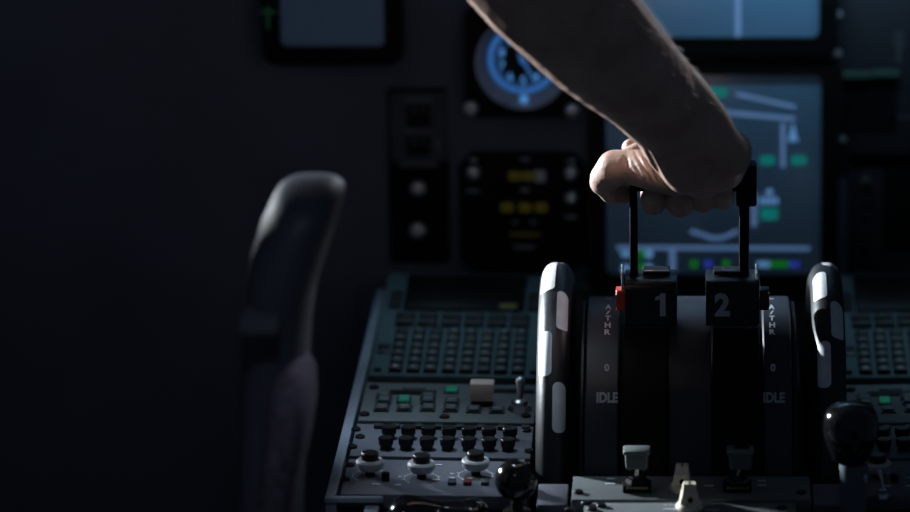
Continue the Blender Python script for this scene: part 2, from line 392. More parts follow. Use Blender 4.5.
# ================================================================== pedestal
def yz(py): return onZ(690, py, ZP).y
YF = yz(496); YB = .325
ped = thing('centre_pedestal', 'wide dark centre console carrying the levers and key panels', 'console', (0, 0, 0))
g = G()
zt = ZP - .0136
for s in (-1, 1):
    g.box((s * .189, (YF + YB) / 2, zt / 2), (.146, YB - YF, zt))
g.box((0, (-.2 + YB) / 2, zt / 2), (.172, YB + .2, zt))
g.box((0, (YF - .012 - .62) / 2, zt / 2), (.444, .62 + YF - .012 + .0, zt), .003)
g.box((0, YF - .006 + .0, zt / 2), (.444, .0115, zt))
g.build('body', 'body_dark', ped)
for s in (-1, 1):
    g = G()
    q = [(s * .2600, YF - .004), (s * .2525, YF - .004), (s * .2525, YB - .01), (s * .2600, YB - .01)]
    g.prism(q if s < 0 else q[::-1], zt + .0002, ZP + .0015, .001)
    g.box((s * .2395, YF - .0045, ZP - .001), (.0415, .0050, .004), .0008)
    g.box((s * .2265, YF - .05, ZP - .008), (.0105, .084, .008), .001)
    g.build('side_rail', 'rail_grey', ped)
    g = G(); g.box((s * .0985, (-.212 - .166) / 2, ZP - .008), (.0215, .046, .009), .0008)
    g.build('corner_strip', 'panel_grey', ped)
G().box((0, YF - .045, ZP - .0075), (.438 - .03, .02, .005), .0008).build('front_strip', 'rail_grey', ped)

# ------------------------------------------------------------------ keypad unit (left, then copied right)
ROLL = R(1.0)
XC, WCOL = -.1835, .133
def col_root(name, label, cat, y0, y1, tilt=0, group=None):
    return thing(name, label, cat, (XC, (y0 + y1) / 2, ZP), (tilt, ROLL, 0), group)
def plate(root, L, m, th=.011, w=WCOL, name='face_plate', dx=0):
    return G().box((dx, 0, -th / 2), (w, L, th), .0012).build(name, m, root)
def screws(root, pts, r=.0028):
    for (x, y) in pts:
        G().lathe([(0, 0), (r, 0), (r, .0012), (r * .8, .002), (r * .25, .002), (r * .25, .0012), (0, .0012)], 14, T=Tm((x, y, .0001))).build('screw', 'screw', root)

y0, y1 = onZ(450, 376.5, ZP).y, YB - .015
L = (y1 - y0)
TI = R(4)
mc = thing('keypad_unit', 'keypad unit with rows of black letter keys on the left of the console', 'keypad', (XC, y0, ZP), (TI, ROLL, 0))
g = G(); g.box((0, L / 2, -.006), (WCOL, L, .012), .0015)
fp = g.build('face_plate', 'key_plate', mc)
def key(root, x, y, w, h, txt, mats=('key', 'legend'), z=.0, hh=.0035, ts=.0045, tw=None, name='key'):
    g = G(); a = [(x - w / 2, y - h / 2, z), (x + w / 2, y - h / 2, z), (x + w / 2, y + h / 2, z), (x - w / 2, y + h / 2, z)]
    k = .0010; b = [(x - w / 2 + k, y - h / 2 + k, z + hh), (x + w / 2 - k, y - h / 2 + k, z + hh), (x + w / 2 - k, y + h / 2 - k, z + hh), (x - w / 2 + k, y + h / 2 - k, z + hh)]
    g.hexa(a, b, bevel=.0004)
    if txt: g.text(txt, ts, flat((x, y), z + hh + .0002), tw, bold=.02, mi=1)
    return g.build(name, list(mats), root)
cols = [hit(mc, x, 371.5).x for x in (395, 413, 430, 448.5, 466, 483.5, 500.5, 518)]
pit = .0158; v0 = .0125
for r_, row in enumerate(('.0+', '789', '456', '123')):
    for c_, ch in enumerate(row): key(mc, cols[c_], v0 + r_ * pit, .0108, .0128, ch)
for r_, row in enumerate(('Z/ DC', 'UVWXY', 'PQRST', 'KLMNO', 'FGHIJ', 'ABCDE')):
    for c_, ch in enumerate(row): key(mc, cols[c_ + 3], v0 + r_ * pit, .0108, .0128, ch.strip())
for i in range(6):
    key(mc, cols[i % 3], v0 + (4.05 + i // 3) * pit, .0108, .0128, ('<', '^', '>', '', 'v', '')[i], ts=.004)
for r_ in range(2):
    for i in range(6): key(mc, cols[0] + .001 + i * (cols[7] - cols[0]) / 5.2, v0 + (6.35 + r_ * .95) * pit, .0165, .0115, '', ('key', 'legend'))
vs = v0 + 8.1 * pit
G().prism(rrect(.098, L - vs - .012, .004, cx=.0, cy=(vs + L - .006) / 2), .0001, .0022, .0006).build('screen', 'slot_black', mc)
for s in (-1, 1):
    for i in range(4): key(mc, s * .056, vs + .008 + i * .0105, .010, .007, '', name='side_key')
M['amber_print'] = mat('amber lettering', (.10, .08, .02), .6)
G().box((.036, vs + .010, .0024), (.014, .012, .0004)).build('amber_readout', 'amber_print', mc)
screws(mc, ((-.060, .01), (.0615, .01)), .003)
G().box((-.0585, .055, .0008), (.010, .018, .0015), .0006).build('blank_cover', 'screw', mc)
mc2 = copy_tree(mc); mc2.location.x = -XC; mc2.rotation_euler = (TI, -ROLL, 0)
mc2['label'] = 'keypad unit in shadow right of the checkered right wheel'

# ------------------------------------------------------------------ radio panel
y0, y1 = onZ(450, 422, ZP).y, onZ(450, 383, ZP).y
rp = col_root('radio_panel', 'grey radio panel with a beige knob and a metal toggle switch', 'panel', y0, y1)
LR = y1 - y0 - .002
plate(rp, LR, 'plate_grey')
def slot(root, x0, x1, py, hpx, name='display_window', m='slot_black'):
    a = hit(root, x0, py); b = hit(root, x1, py); u = hit(root, x0, py - hpx)
    return G().prism(rrect(b.x - a.x, abs(u.y - a.y), .001, 3, (a.x + b.x) / 2, (a.y + u.y) / 2), .0001, .0009).build(name, m, root)
slot(rp, 388.5, 436, 394.5, 4); slot(rp, 470, 534, 392.5, 3.2)
for x0, x1, y in ((402, 426, 388.2), (492, 507, 389)): slot(rp, x0, x1, y + .6, 1.5, 'label_strip', 'panel_grey')
def pkey(root, x, y, wpx, mats=('key_grey', 'legend'), txt='', hpx=5, name='push_key'):
    c = hit(root, x, y); w = wpx / 1375; h = hpx / 1375 / .30
    b = G().box((c.x, c.y, .0006), (w + .003, h + .003, .001)).build(name, 'key', root)
    g = G(); a = [(c.x + sx * w / 2, c.y + sy * h / 2, .0012) for sx, sy in ((-1, -1), (1, -1), (1, 1), (-1, 1))]
    g.hexa(a, [(p[0] * .94 + c.x * .06, p[1] * .94 + c.y * .06, .0030) for p in a], bevel=.0004)
    for i in range(3): g.box((c.x + (i - 1) * w * .24, c.y, .0032), (w * .16, h * .13, .0003), mi=1)
    g.build('key_cap', list(mats), b)
for x, y in ((384, 396.5), (410 + 18, 397.5), (384, 401.5), (428, 401.5), (452, 402.5), (381.5, 409), (404.5, 409), (428, 409), (451, 409.5), (474, 410.5), (497, 411)): pkey(rp, x, y, 12)
pkey(rp, 404, 400.5, 11, ('green_lit', 'legend')); pkey(rp, 451.5, 391.5, 12, ('green_lit', 'green_lit'), hpx=4)
screws(rp, [(hit(rp, x, y).x, hit(rp, x, y).y) for x, y in ((364.5, 415), (374, 388), (444.5, 417.5), (526, 416.5))], .0038)
c = hit(rp, 482, 404)
g = G(); g.lathe([(0, .0001), (.0085, .0001), (.0085, .003), (.006, .004), (0, .004)], 24, T=Tm((c.x, c.y, 0))); kb = g.build('knob_base', 'black', rp)
g = G(); g.hexa([(c.x + sx * .0085, c.y + sy * .0075, .0041) for sx, sy in ((-1, -1), (1, -1), (1, 1), (-1, 1))], [(c.x + sx * .0092, c.y + .002 + sy * .0068,   .0175) for sx, sy in ((-1, -1), (1, -1), (1, 1), (-1, 1))], bevel=.0012)
g.build('square_knob', 'beige', rp)
c = hit(rp, 519.5, 410)
tb = G().lathe([(0, .0001), (.0095, .0001), (.0085, .0025), (.0075, .004), (.0062, .0041), (.0062, .0075), (.004, .009), (0, .009)], 6, T=Tm((c.x, c.y, 0))).build('switch_nut', 'steel', rp)
G().tube([(c.x, c.y, .0085), (c.x + .0005, c.y + .001, .014), (c.x + .0006, c.y + .002, .0225), (c.x + .0006, c.y + .0022, .0245), (c.x + .0006, c.y + .0023, .0256)], [.0022, .0025, .0037, .0030, .0012], 14).build('switch_lever', 'steel', rp)
rp2 = copy_tree(rp); rp2.location.x = -XC + .0; rp2.rotation_euler = (0, -ROLL, 0)
rp2['label'] = 'shadowed radio panel behind the big black rounded knob on the right'

# ------------------------------------------------------------------ audio panel
y0, y1 = onZ(450, 457, ZP).y, onZ(450, 424.5, ZP).y
ap = col_root('audio_panel', 'audio panel with two rows of seven short black knobs', 'panel', y0, y1)
plate(ap, y1 - y0 - .001, 'panel_grey')
for row, yb in (((389, 408.5, 428.5, 449, 469, 489, 510), 438.5), ((386, 406, 427, 447.5, 468.5, 489, 508), 449.5)):
    for x in row:
        c = hit(ap, x, yb + .012 * (x - 450))
        k = G().lathe([(0, .0001), (.0044, .0001), (.0044, .0030), (0, .0030)], 14, T=Tm((c.x, c.y, 0))).build('knob_shaft', 'screw', ap)
        G().lathe([(0, .0031), (.0050, .0031), (.0054, .0038), (.0057, .0082), (.0051, .0091), (.0015, .0091), (0, .0089)], 22, T=Tm((c.x, c.y, 0))).build('knob', 'black_satin', k)
for x in (378.5, 396, 419, 439, 460, 481, 502, 526):
    c = hit(ap, x, 428.5 + .012 * (x - 450)); G().box((c.x, c.y, .0015), (.0065, .007, .003), .0006).build('push_key', 'key', ap)
screws(ap, [(hit(ap, x, y).x, hit(ap, x, y).y) for x, y in ((356, 430), (360, 437.5), (352.5, 447.5), (526.5, 431), (529.5, 452))], .0036)
ap2 = copy_tree(ap); ap2.location.x = -XC; ap2.rotation_euler = (0, -ROLL, 0)
ap2['label'] = 'shadowed audio panel at the right edge behind a thin toggle'

# ------------------------------------------------------------------ lighting panel
y0, y1 = onZ(440, 495, ZP).y, onZ(440, 460, ZP).y
lp = col_root('lighting_panel', 'front grey panel with three white skirted black knobs', 'panel', y0, y1)
LL = y1 - y0
plate(lp, LL, 'panel_grey')
for x, y in ((370, 476), (421.5, 478.5), (475.5, 475.5)):
    c = hit(lp, x, y)
    G().lathe([(0, .0001), (.0035, .0001), (.0035, .0052), (0, .0052)], 16, T=Tm((c.x, c.y, 0))).build('knob_shaft', 'black', lp)
    k = G().lathe([(0, .0053), (.0075, .0053), (.0098, .0078), (.0102, .0115), (.0090, .0128), (0, .0128)], 32, T=Tm((c.x, c.y, 0))).build('knob_skirt', 'knob_white', lp)
    G().lathe([(0, .0129), (.0062, .0129), (.0064, .0136), (.0064, .0175), (.0056, .0184), (0, .0184)], 28, T=Tm((c.x, c.y, 0))).build('knob_cap', 'black_satin', k)
    g = G(); seg = 26
    for i in range(seg):
        a0, a1 = R(-50 + 280 * i / seg), R(-50 + 280 * (i + 1) / seg); r0, r1 = .0122, .0127
        g.add([(c.x + r * math.cos(a), c.y + r * math.sin(a), .0003) for r, a in ((r0, a0), (r1, a0), (r1, a1), (r0, a1))], [(0, 1, 2, 3)])
    for i in range(9):
        a = R(-50 + 280 * i / 8); d = Vector((math.cos(a), math.sin(a), 0)); n = Vector((-d.y, d.x, 0)) * .0003
        o = Vector((c.x, c.y, .0003)); g.add([o + d * .0127 + n, o + d * .0127 - n, o + d * .0146 - n, o + d * .0146 + n], [(0, 1, 2, 3)])
    g.build('knob_scale', 'decal', lp)
for x, m in ((452, 'key_grey'), (467.5, 'red_dark'), (485, 'key_grey')):
    c = hit(lp, x, 484); G().box((c.x, c.y, .0015), (.0058, .0085, .003), .0006, mi=0).build('push_button', m, lp)
c = hit(lp, 385.5, 480.5); G().lathe([(0, .0001), (.003, .0001), (.003, .006), (0, .0065)], 14, T=Tm((c.x, c.y, 0))).build('small_stud', 'black', lp)
g = G()
for x, y, w in ((376, 484.5, 8), (398, 485, 6), (436, 480, 7), (400, 477, 3), (437, 465, 10), (360, 470, 3), (452, 478, 5), (470, 478.5, 5), (452, 474, 4)):
    c = hit(lp, x, y); G().box((c.x, c.y, .0003), (w / 1390, .0016, .0003)).build('label_mark', 'decal', lp)
screws(lp, [(hit(lp, x, y).x, hit(lp, x, y).y) for x, y in ((350, 466), (345, 480))], .0034)
lp2 = copy_tree(lp); lp2.location.x = -XC; lp2.rotation_euler = (0, -ROLL, 0)
lp2['label'] = 'shadowed panel at the bottom right edge beside the grey lever sleeve'

# ================================================================== throttle quadrant
YC, ZC, RD = -.03, -.035, .127
def cylpt(x, r, a): return Vector((x, YC - r * math.sin(a), ZC + r * math.cos(a)))
def proj(p):
    q = p - CAM; d = q.dot(FW); return (690 + FPX * q.x / d, 256 - FPX * q.dot(UP) / d)
def ang(py, r, yc=YC, zc=ZC):
    lo, hi = R(-16), R(85)
    for _ in range(40):
        m = (lo + hi) / 2; y = proj(Vector((0, yc - r * math.sin(m), ZP + zc + r * math.cos(m))))[1]
        if y < py: lo = m
        else: hi = m
    return lo
def arc(g, x0, x1, ri, ro, a0, a1, n=40, mi=0, bev=0.0):
    """solid curved band round the quadrant's axis"""
    xs = [(x0, ro - bev), (x0 + bev, ro), (x1 - bev, ro), (x1, ro - bev), (x1, ri), (x0, ri)] if bev else [(x0, ro), (x1, ro), (x1, ri), (x0, ri)]
    m = len(xs); vs = []; fs = []
    for i in range(n + 1):
        a = a0 + (a1 - a0) * i / n
        for x, r in xs: vs.append(cylpt(x, r, a))
    for i in range(n):
        for k in range(m): l = (k + 1) % m; fs.append((i * m + k, (i + 1) * m + k, (i + 1) * m + l, i * m + l))
    fs.append(tuple(range(m))); fs.append(tuple(n * m + k for k in range(m))[::-1])
    g.add(vs, fs, mi)
quad = thing('throttle_quadrant', 'black curved lever housing with white scale lettering between the wheels', 'lever housing', (0, 0, ZP))
AE = math.acos((-.0118 - ZC) / RD)
g = G(); arc(g, -.0755, .0735, .05, .1215, -AE + .06, AE - .04, 48); g.build('housing', 'black', quad)
g = G(); arc(g, -.0166, .0166, .1216, RD, -AE + .03, AE, 56, bev=.0012); g.build('centre_drum', 'drum', quad)
for (x0, x1) in ((-.0766, -.0518), (.0533, .0745)):
    g = G(); arc(g, x0, x1, .1216, RD, -AE + .03, AE, 56, bev=.0012); b = g.build('scale_band', 'drum', quad)
    xm = -.0608 if x0 < 0 else .0607
    g = G()
    for ch, py, hp, wp in (('-', 299, 1.6, 5.5), ('A', 307, 4.6, 6.2), ('/', 312.6, 3.6, 4.5), ('T', 318.3, 4.8, 5.5), ('H', 325.2, 5.2, 6), ('R', 332.2, 5.2, 6), ('0', 367.7, 7.5, 5)):
        a = ang(py, RD); fs_ = max(.30, math.cos(R(74) - a)); h = hp / 1362 / fs_
        if ch == '-': h = .002
        g = G(); g.text(ch, h, (lambda A: lambda u, v: cylpt(xm + u, RD + .00025, A - v / RD))(a), wp / 1362, bold=.035); g.build('scale_letter', 'decal', b)
    a = ang(397.6, RD); h = 10.5 / 1375 / math.cos(R(74) - a)
    g = G(); g.text('IDLE', h, lambda u, v: cylpt(xm + .0006 + u, RD + .00025, a - v / RD), 21.5 / 1375, bold=.04); g.build('scale_word', 'decal_dim', b)
for (x0, x1) in ((-.0805, -.0772), (.0751, .0784)):
    g = G(); arc(g, x0, x1, .05, .1235, -AE + .08, AE - .04, 48, bev=.0008); g.build('end_flange', 'black_satin', quad)

# ------------------------------------------------------------------ thrust levers
def thrust_lever(num, s, xs, xh, xp, label):
    t = thing('thrust_lever', label, 'lever', (0, 0, ZP))
    a0 = R(23)
    g = G(); arc(g, xs[0], xs[1], RD + .0006, RD + .007, a0, AE - .02, 40, bev=.001); g.build('lever_arm', 'black', t)
    # head: a block with rounded shoulders
    z0, z1, yf, yb = .0889, .1222, -.0805, -.036
    prof = [(yb, z0 + .012), (yf + .004, z0 - .0005), (yf, z0 + .0015), (yf - .0004, z1 - .008), (yf + .0012, z1 - .0035), (yf + .0045, z1 - .001), (yf + .009, z1), (yb - .004, z1 - .001), (yb, z1 - .004)]
    Q = Matrix(((0, 0, 1, 0), (1, 0, 0, 0), (0, 1, 0, 0), (0, 0, 0, 1)))
    g = G(); g.prism(prof, xh[0], xh[1], .0014, T=Q); hd = g.build('lever_head', 'black_satin', t)
    xt = (xh[0] + xh[1]) / 2 + (.0068 if s < 0 else -.0078)
    g = G()
    if num == 1:
        k1 = 1 / 1363
        g.prism([(a_ * k1, b_ * k1) for a_, b_ in ((5.2, -12), (5.2, 12), (1.0, 12), (-1.5, 9.2), (-5.2, 8.0), (-5.2, 4.2), (-.4, 5.6), (-.4, -12))][::-1], -.0001, .0001, T=Matrix.Translation((xt, yf - .0006, (z0 + z1) / 2 + .0005)) @ Matrix.Rotation(R(90), 4, 'X'))
    else: g.text(str(num), 23.5 / 1363 / math.cos(PIT), lambda u, v: Vector((xt + u, yf - .0006, (z0 + z1) / 2 + .0005 + v)), (11 if num == 1 else 15.5) / 1363, bold=.045)
    tag(g.build('number', 'decal_dim', hd), 'grey number %d' % num)
    # latch plate and pin on the top, side plate, red button
    xo = xh[0] if s < 0 else xh[1]
    G().box((xo - s * -.0022 * 1.0 if s < 0 else xo - .0022, -.058, z1 - .003), (.0016, .026, .016), .0005).build('side_plate', 'steel', t)
    g = G(); xc = sum(xh) / 2 + (.004 if s < 0 else -.004)
    g.box((xc, -.052, z1 + .0016), (.020, .016, .0028), .0006); g.build('top_plate', 'black_satin', t)
    g = G(); g.cyl((xc - .009, -.061, z1 + .0036), (xc + .009, -.061, z1 + .0036), .0009, n=10); g.build('latch_pin', 'steel', t)
    xb = xo + s * .0001
    bz = .1065; T = Tm((xb, -.066, bz)) @ Matrix.Rotation(R(90) * s, 4, 'Y')
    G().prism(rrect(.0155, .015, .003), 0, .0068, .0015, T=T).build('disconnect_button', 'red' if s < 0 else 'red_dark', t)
    # post and grip
    xa, xb_ = xp; yp = -.055
    G().box(((xa + xb_) / 2, yp, (z1 - .002 + GZ) / 2), (xb_ - xa, .009, GZ - z1 + .004), .0012).build('post', 'black', t)
    xe = .0005 * s
    g = G()
    xs_ = [xp[0] if s < 0 else xp[1], xe]
    g.cyl((xs_[0], yp, GZ), (xs_[1], yp, GZ), .0078, n=24)
    g.build('grip', 'black', t)
    if s > 0: G().box((.0415, yp - .001, GZ - .0015), (.0150, .022, .0305), .002).build('grip_end', 'black', t)
    return t
GZ = W(690, 181, -.055).z - ZP
thrust_lever(1, -1, (-.0498, -.0168), (-.0477, -.0095), (-.0444, -.0385), 'left thrust lever numbered 1 with a bright red side button')
thrust_lever(2, 1, (.0168, .0513), (.0117, .0514), (.0362, .0436), 'right thrust lever numbered 2 with a black grip end')

# ------------------------------------------------------------------ trim wheels
RW, YW, ZW, HW = .145, -.005, -.035, .0122
def rim_r(t): return RW - .0105 * abs(t) ** 3.2
def trim_wheel(xc, marks, label):
    t = thing('trim_wheel', label, 'wheel', (xc, YW, ZP + ZW))
    TX = Matrix.Rotation(R(90), 4, 'Y')
    prof = [(rim_r(k / 10), HW * k / 10) for k in range(-10, 11)] + [(RW - .016, HW), (RW - .020, HW * .7), (RW - .020, -HW * .7), (RW - .016, -HW)]
    rim = G().lathe(prof, 120, T=TX, closed=True).build('rim', 'wheel', t)
    G().lathe([(.0, -.003), (.1255, -.003), (.1255, .003), (0, .003)], 60, T=TX).build('web', 'black', t)
    G().lathe([(.0, -.009), (.022, -.009), (.022, .009), (0, .009)], 30, T=TX).build('hub', 'black', t)
    for (y0, y1, ta, tb) in marks:
        a0 = y0 if isinstance(y0, float) else ang(y0, RW, YW, ZW); a1 = y1 if isinstance(y1, float) else ang(y1, RW, YW, ZW)
        g = G(); n, m = 22, 10; Lh = RW * (a1 - a0) / 2; Wh = HW * (tb - ta) / 2; rr = min(Wh, Lh) * .92; vs = []
        for i in range(n + 1):
            s = -1 + 2 * i / n; s = math.sin(s * math.pi / 2); d = max(0, abs(s) * Lh - (Lh - rr)); k = (Wh - rr + math.sqrt(max(0, rr * rr - d * d))) / Wh
            a = (a0 + a1) / 2 + s * (a1 - a0) / 2
            for j in range(m + 1):
                tt = (ta + tb) / 2 + (tb - ta) / 2 * k * (-1 + 2 * j / m); r = rim_r(tt) + .0004
                vs.append((HW * tt, -r * math.sin(a), r * math.cos(a)))
        g.add(vs, [(i * (m + 1) + j, i * (m + 1) + j + 1, (i + 1) * (m + 1) + j + 1, (i + 1) * (m + 1) + j) for i in range(n) for j in range(m)])
        g.build('white_marker', 'white', rim)
    return t
rest = [(R(a), R(a + 19), -.86, -.08) if k % 2 else (R(a), R(a + 19), .08, .86) for k, a in enumerate(range(100, 320, 22))]
trim_wheel(-.1005, [(R(-22.), 290, -.88, -.02), (291, 329, .16, .84), (331, 376, -.85, -.06), (382, 433, .02, .80), (R(-48.), R(-14.), .02, .84)] + rest, 'black wheel with white oblong markers left of the throttle housing')
trim_wheel(.1024, [(272, 298, -.86, -.05), (301, 338, .12, .88), (341, 388, -.74, .06), (R(-48.), R(-6.), -.2, .8)] + rest, 'black wheel with white oblong markers right of the throttle housing')

# ================================================================== engine plate and its switches
ep = thing('engine_switch_plate', 'grey switch plate half in shadow below the black throttle housing', 'panel', (0, 0, ZP))
ye0, ye1 = onZ(690, 499.5, ZP).y, -.159
xl, xr = onZ(571.5, 497, ZP).x, onZ(811, 497, ZP).x
G().box(((xl + xr) / 2, (ye0 + ye1) / 2, -.006), (xr - xl, ye1 - ye0, .012), .0008).build('face_plate', 'plate_grey', ep)
screws(ep, [(hit(ep, 578.5, 493).x, hit(ep, 578.5, 493).y), (-hit(ep, 578.5, 493).x, hit(ep, 578.5, 493).y)], .0036)
g = G()
for x, y, w in ((611, 479, 8), (610, 484, 10), (709, 486, 10), (762, 481, 8), (762, 485.5, 9)):
    c = hit(ep, x, y); G().box((c.x, c.y, .0003), (w / 1390, .0022, .0002)).build('label_mark', 'decal', ep)
tp = thing('trim_panel', 'lit grey panel along the bottom edge under the cream knobs', 'panel', (0, 0, ZP))
yt1 = onZ(690, 502.5, ZP).y
xl2 = onZ(560, 505, ZP).x
G().box((0, yt1 - .0325, -.006), (.150, .065, .012), .0008).build('face_plate', 'plate_grey', tp)
g = G(); c = hit(tp, 674, 505.3); g.text('ENG', .0052, flat(c, .0003), .0135, bold=.03); c = hit(tp, 710.5, 505.3); g.text('RY', .0052, flat(c, .0003), .0085, bold=.03)
g.build('panel_lettering', 'legend', tp)
g = G()
for x, y, w in ((672, 509.3, 18), (712, 510.3, 14)):
    c = hit(tp, x, y); G().box((c.x, c.y, .0003), (w / 1400, .0016, .0002)).build('label_mark', 'decal', tp)
screws(tp, [(hit(tp, x, y).x, hit(tp, x, y).y) for x, y in ((586, 504), (601, 506.5), (570, 511), (782, 508), (592, 510))], .0036)

def master_switch(px, py, label, tilt):
    c = onZ(px, py, ZP); t = thing('engine_master_switch', label, 'switch', (c.x, c.y, ZP + .0001))
    base = G().box((0, 0, .0025), (.0205, .016, .005), .0008).build('base', 'black', t)
    g = G()
    for i in range(7): g.box((-.0068 + i * .0023, -.0081, .0038), (.0014, .0003, .0014))
    g.build('gold_lettering', 'gold_print', base)
    G().lathe([(0, .0051), (.0082, .0051), (.0086, .0062), (.0074, .0082), (.0058, .0086), (.0054, .0100), (.003, .0105), (0, .0105)], 6, T=Tm((0, .001, 0))).build('collar', 'black_gloss', t)
    G().cyl((0, .001, .0100), (tilt * .002, .0015, .0165), .0013, n=12).build('stem', 'steel', t)
    x = tilt * .002
    g = G(); lo = [(x + sx * .0078, .002 + sy * .006, .0158) for sx, sy in ((-1, -1), (1, -1), (1, 1), (-1, 1))]; hi = [(x + sx * .0086, .002 + sy * .0066, .0275) for sx, sy in ((-1, -1), (1, -1), (1, 1), (-1, 1))]
    g.hexa(lo, hi, bevel=.0016)
    g.box((x, .002, .0288), (.0194, .0150, .0034), .0013)
    g.box((x - .0052, -.0044, .0212), (.0012, .0016, .011)); g.box((x + .0052, -.0044, .0212), (.0012, .0016, .011))
    h = g.build('handle', 'grey_handle', t)
    if tilt: G().box((x + .001, .0035, .0306), (.011, .007, .0006), .0002).build('handle_recess', 'black', h)
master_switch(637, 489.5, 'square grey pull switch with a plain top under lever 1', 0)
master_switch(737.5, 489.5, 'square grey pull switch with a black topped handle under lever 2', 1)

def pointer_knob(px, py, rz, label, k=1.0):
    c = onZ(px, py, ZP); t = thing('rotary_knob', label, 'knob', (c.x, c.y, ZP + .0001), (0, 0, rz))
    g = G(); g.lathe([(0, .0), (.0098, 0), (.0100, .0012), (.0090, .0034), (.0066, .0050), (0, .0050)], 36); sk = g.build('skirt', 'cream', t)
    g = G()
    lo = [(-.0070, -.0060, .0045), (.0070, -.0060, .0045), (.0070, .0060, .0045), (-.0070, .0060, .0045)]
    mi = [(-.0052, -.0050, .0122), (.0052, -.0050, .0122), (.0052, .0060, .0122), (-.0052, .0060, .0122)]
    hi = [(-.0044, -.0006, .0178), (.0044, -.0006, .0178), (.0044, .0062, .0178), (-.0044, .0062, .0178)]
    g.hexa(lo, mi); g.hexa(mi, hi)
    bl = g.build('blade', 'cream', t)
    G().box((0, .0022, .0175), (.0011, .0062, .0012)).build('slot', 'black', bl)
    G().cyl((.0003, -.0066, .0076), (.0003, -.0044, .0079), .0019, n=16).build('grub_screw', 'black', bl)
pointer_knob(682, 489.5, R(-3), 'shaded cream rotary knob just behind the bright cream knob')
pointer_knob(689.5, 508.0, R(3), 'bright cream rotary knob with a notch at the bottom edge')

# ------------------------------------------------------------------ ball lever, flap lever, toggle, handset
c = onZ(517, 514, ZP - .006)
t = thing('ball_lever', 'glossy black ball knob on a short rod beside the front panel', 'lever', (c.x, c.y, ZP - .0065))
bc = W(516, 480, c.y) - Vector((c.x, c.y, ZP - .0065))
G().lathe([(0, 0), (.010, 0), (.010, .003), (.0045, .004), (.0038, .012), (.0038, bc.z - .012), (0, bc.z - .012)], 20).build('rod', 'black', t)
G().sphere((bc.x, 0, bc.z), .0151, 40).build('ball', 'black_gloss', t)

c = onZ(853, 506, ZP); fl = thing('flap_lever', 'big glossy black rounded knob on a grey sleeve at the right', 'lever', (c.x, c.y, ZP - .0115))
zs1 = W(853, 463, c.y).z - (ZP - .0115)
g = G(); g.lathe([(0, 0), (.0088, 0), (.0092, .004), (.0092, .017), (.0097, .0175), (.0097, zs1 - .005), (.0102, zs1 - .004), (.0102, zs1), (0, zs1)], 36); sl = g.build('sleeve', 'grey_stem', fl)
G().box((.0085, -.0052, zs1 - .0105), (.0022, .003, .0075), .0004).build('sleeve_slot', 'steel', sl)
kz = W(850, 462, c.y).z - (ZP - .0115); kt = W(850, 403, c.y).z - (ZP - .0115); hh = kt - kz
prof = [(0, 0), (.0098, 0), (.0135, .003)] + [(.0196 * (1 - abs(1 - 2 * (i / 14.)) ** 3.2) ** (1 / 2.6) if i < 14 else 0, .006 + (hh - .006) * i / 14.) for i in range(5, 15)]
G().lathe(prof, 44, T=Tm((-.002, 0, kz + .0002))).build('knob', 'black_gloss', fl)

c = onZ(883, 497, ZP); t = thing('toggle_switch', 'thin metal toggle switch right of the grey lever sleeve', 'switch', (c.x, c.y, ZP + .0001))
G().lathe([(0, 0), (.0055, 0), (.005, .002), (.003, .0028), (.003, .0055), (0, .006)], 6).build('nut', 'steel', t)
G().tube([(0, 0, .0055), (-.001, .001, .012), (-.0028, .003, .0185), (-.0035, .0034, .0195)], [.0009, .0010, .0016, .0008], 12).build('toggle', 'steel', t)

c = onZ(437, 507, ZP - .004)
t = thing('handset', 'glossy black curved handset lying below the three knob panel', 'handset', (c.x, c.y, ZP - .0123))
g = G(); n = 18; vs = []; fs = []; m = 20
x0, x1 = onZ(388, 507, ZP).x - c.x, onZ(488, 507, ZP).x - c.x
for i in range(n + 1):
    u = i / n; x = x0 + (x1 - x0) * u; e = 1 - abs(2 * u - 1) ** 6
    rw = (.0155 + .006 * math.cos(2 * math.pi * u)) * (.35 + .65 * e); rh = (.0105 + .003 * math.cos(2 * math.pi * (u - .12))) * (.3 + .7 * e)
    for k in range(m):
        a = 2 * math.pi * k / m; vs.append((x, -.012 + rw * math.cos(a), max(.0003, .0085 + rh * math.sin(a))))
for i in range(n):
    for k in range(m): l = (k + 1) % m; fs.append((i * m + k, i * m + l, (i + 1) * m + l, (i + 1) * m + k))
fs.append(tuple(range(m))[::-1]); fs.append(tuple(n * m + k for k in range(m)))
g.add(vs, fs); g.build('body', 'black_gloss', t)

# ================================================================== pilot seat
ys = -.38
c = W(300, 400, ys)
st = thing('pilot_seat', 'dark leather pilot seat with purple grey side padding on the left', 'seat', (c.x - .16, ys, 0))
def SW(px, py): p = W(px, py, ys); return Vector((p.x - (c.x - .16), 0, p.z))
def loft(g, secs, n=24, e=3.0, mi=0):
    """stack of superellipse sections (cx, cy, z, half width, half depth)"""
    vs = []; fs = []
    for (cx, cy, z, a, b) in secs:
        for k in range(n):
            t_ = 2 * math.pi * k / n; cs, sn = math.cos(t_), math.sin(t_)
            vs.append((cx + a * math.copysign(abs(cs) ** (2 / e), cs), cy + b * math.copysign(abs(sn) ** (2 / e), sn), z))
    for i in range(len(secs) - 1):
        for k in range(n): l = (k + 1) % n; fs.append((i * n + k, i * n + l, (i + 1) * n + l, (i + 1) * n + k))
    fs.append(tuple(range(n))[::-1]); fs.append(tuple((len(secs) - 1) * n + k for k in range(n)))
    g.add(vs, fs, mi)
def edge_secs(pts, cy, hd):
    out = []
    for (pl, pr, py_, shrink) in pts:
        p, q = SW(pl, py_), SW(pr, py_); out.append(((q.x + p.x) / 2, cy, p.z, (p.x - q.x) / 2 * -1, hd * shrink))
    return out
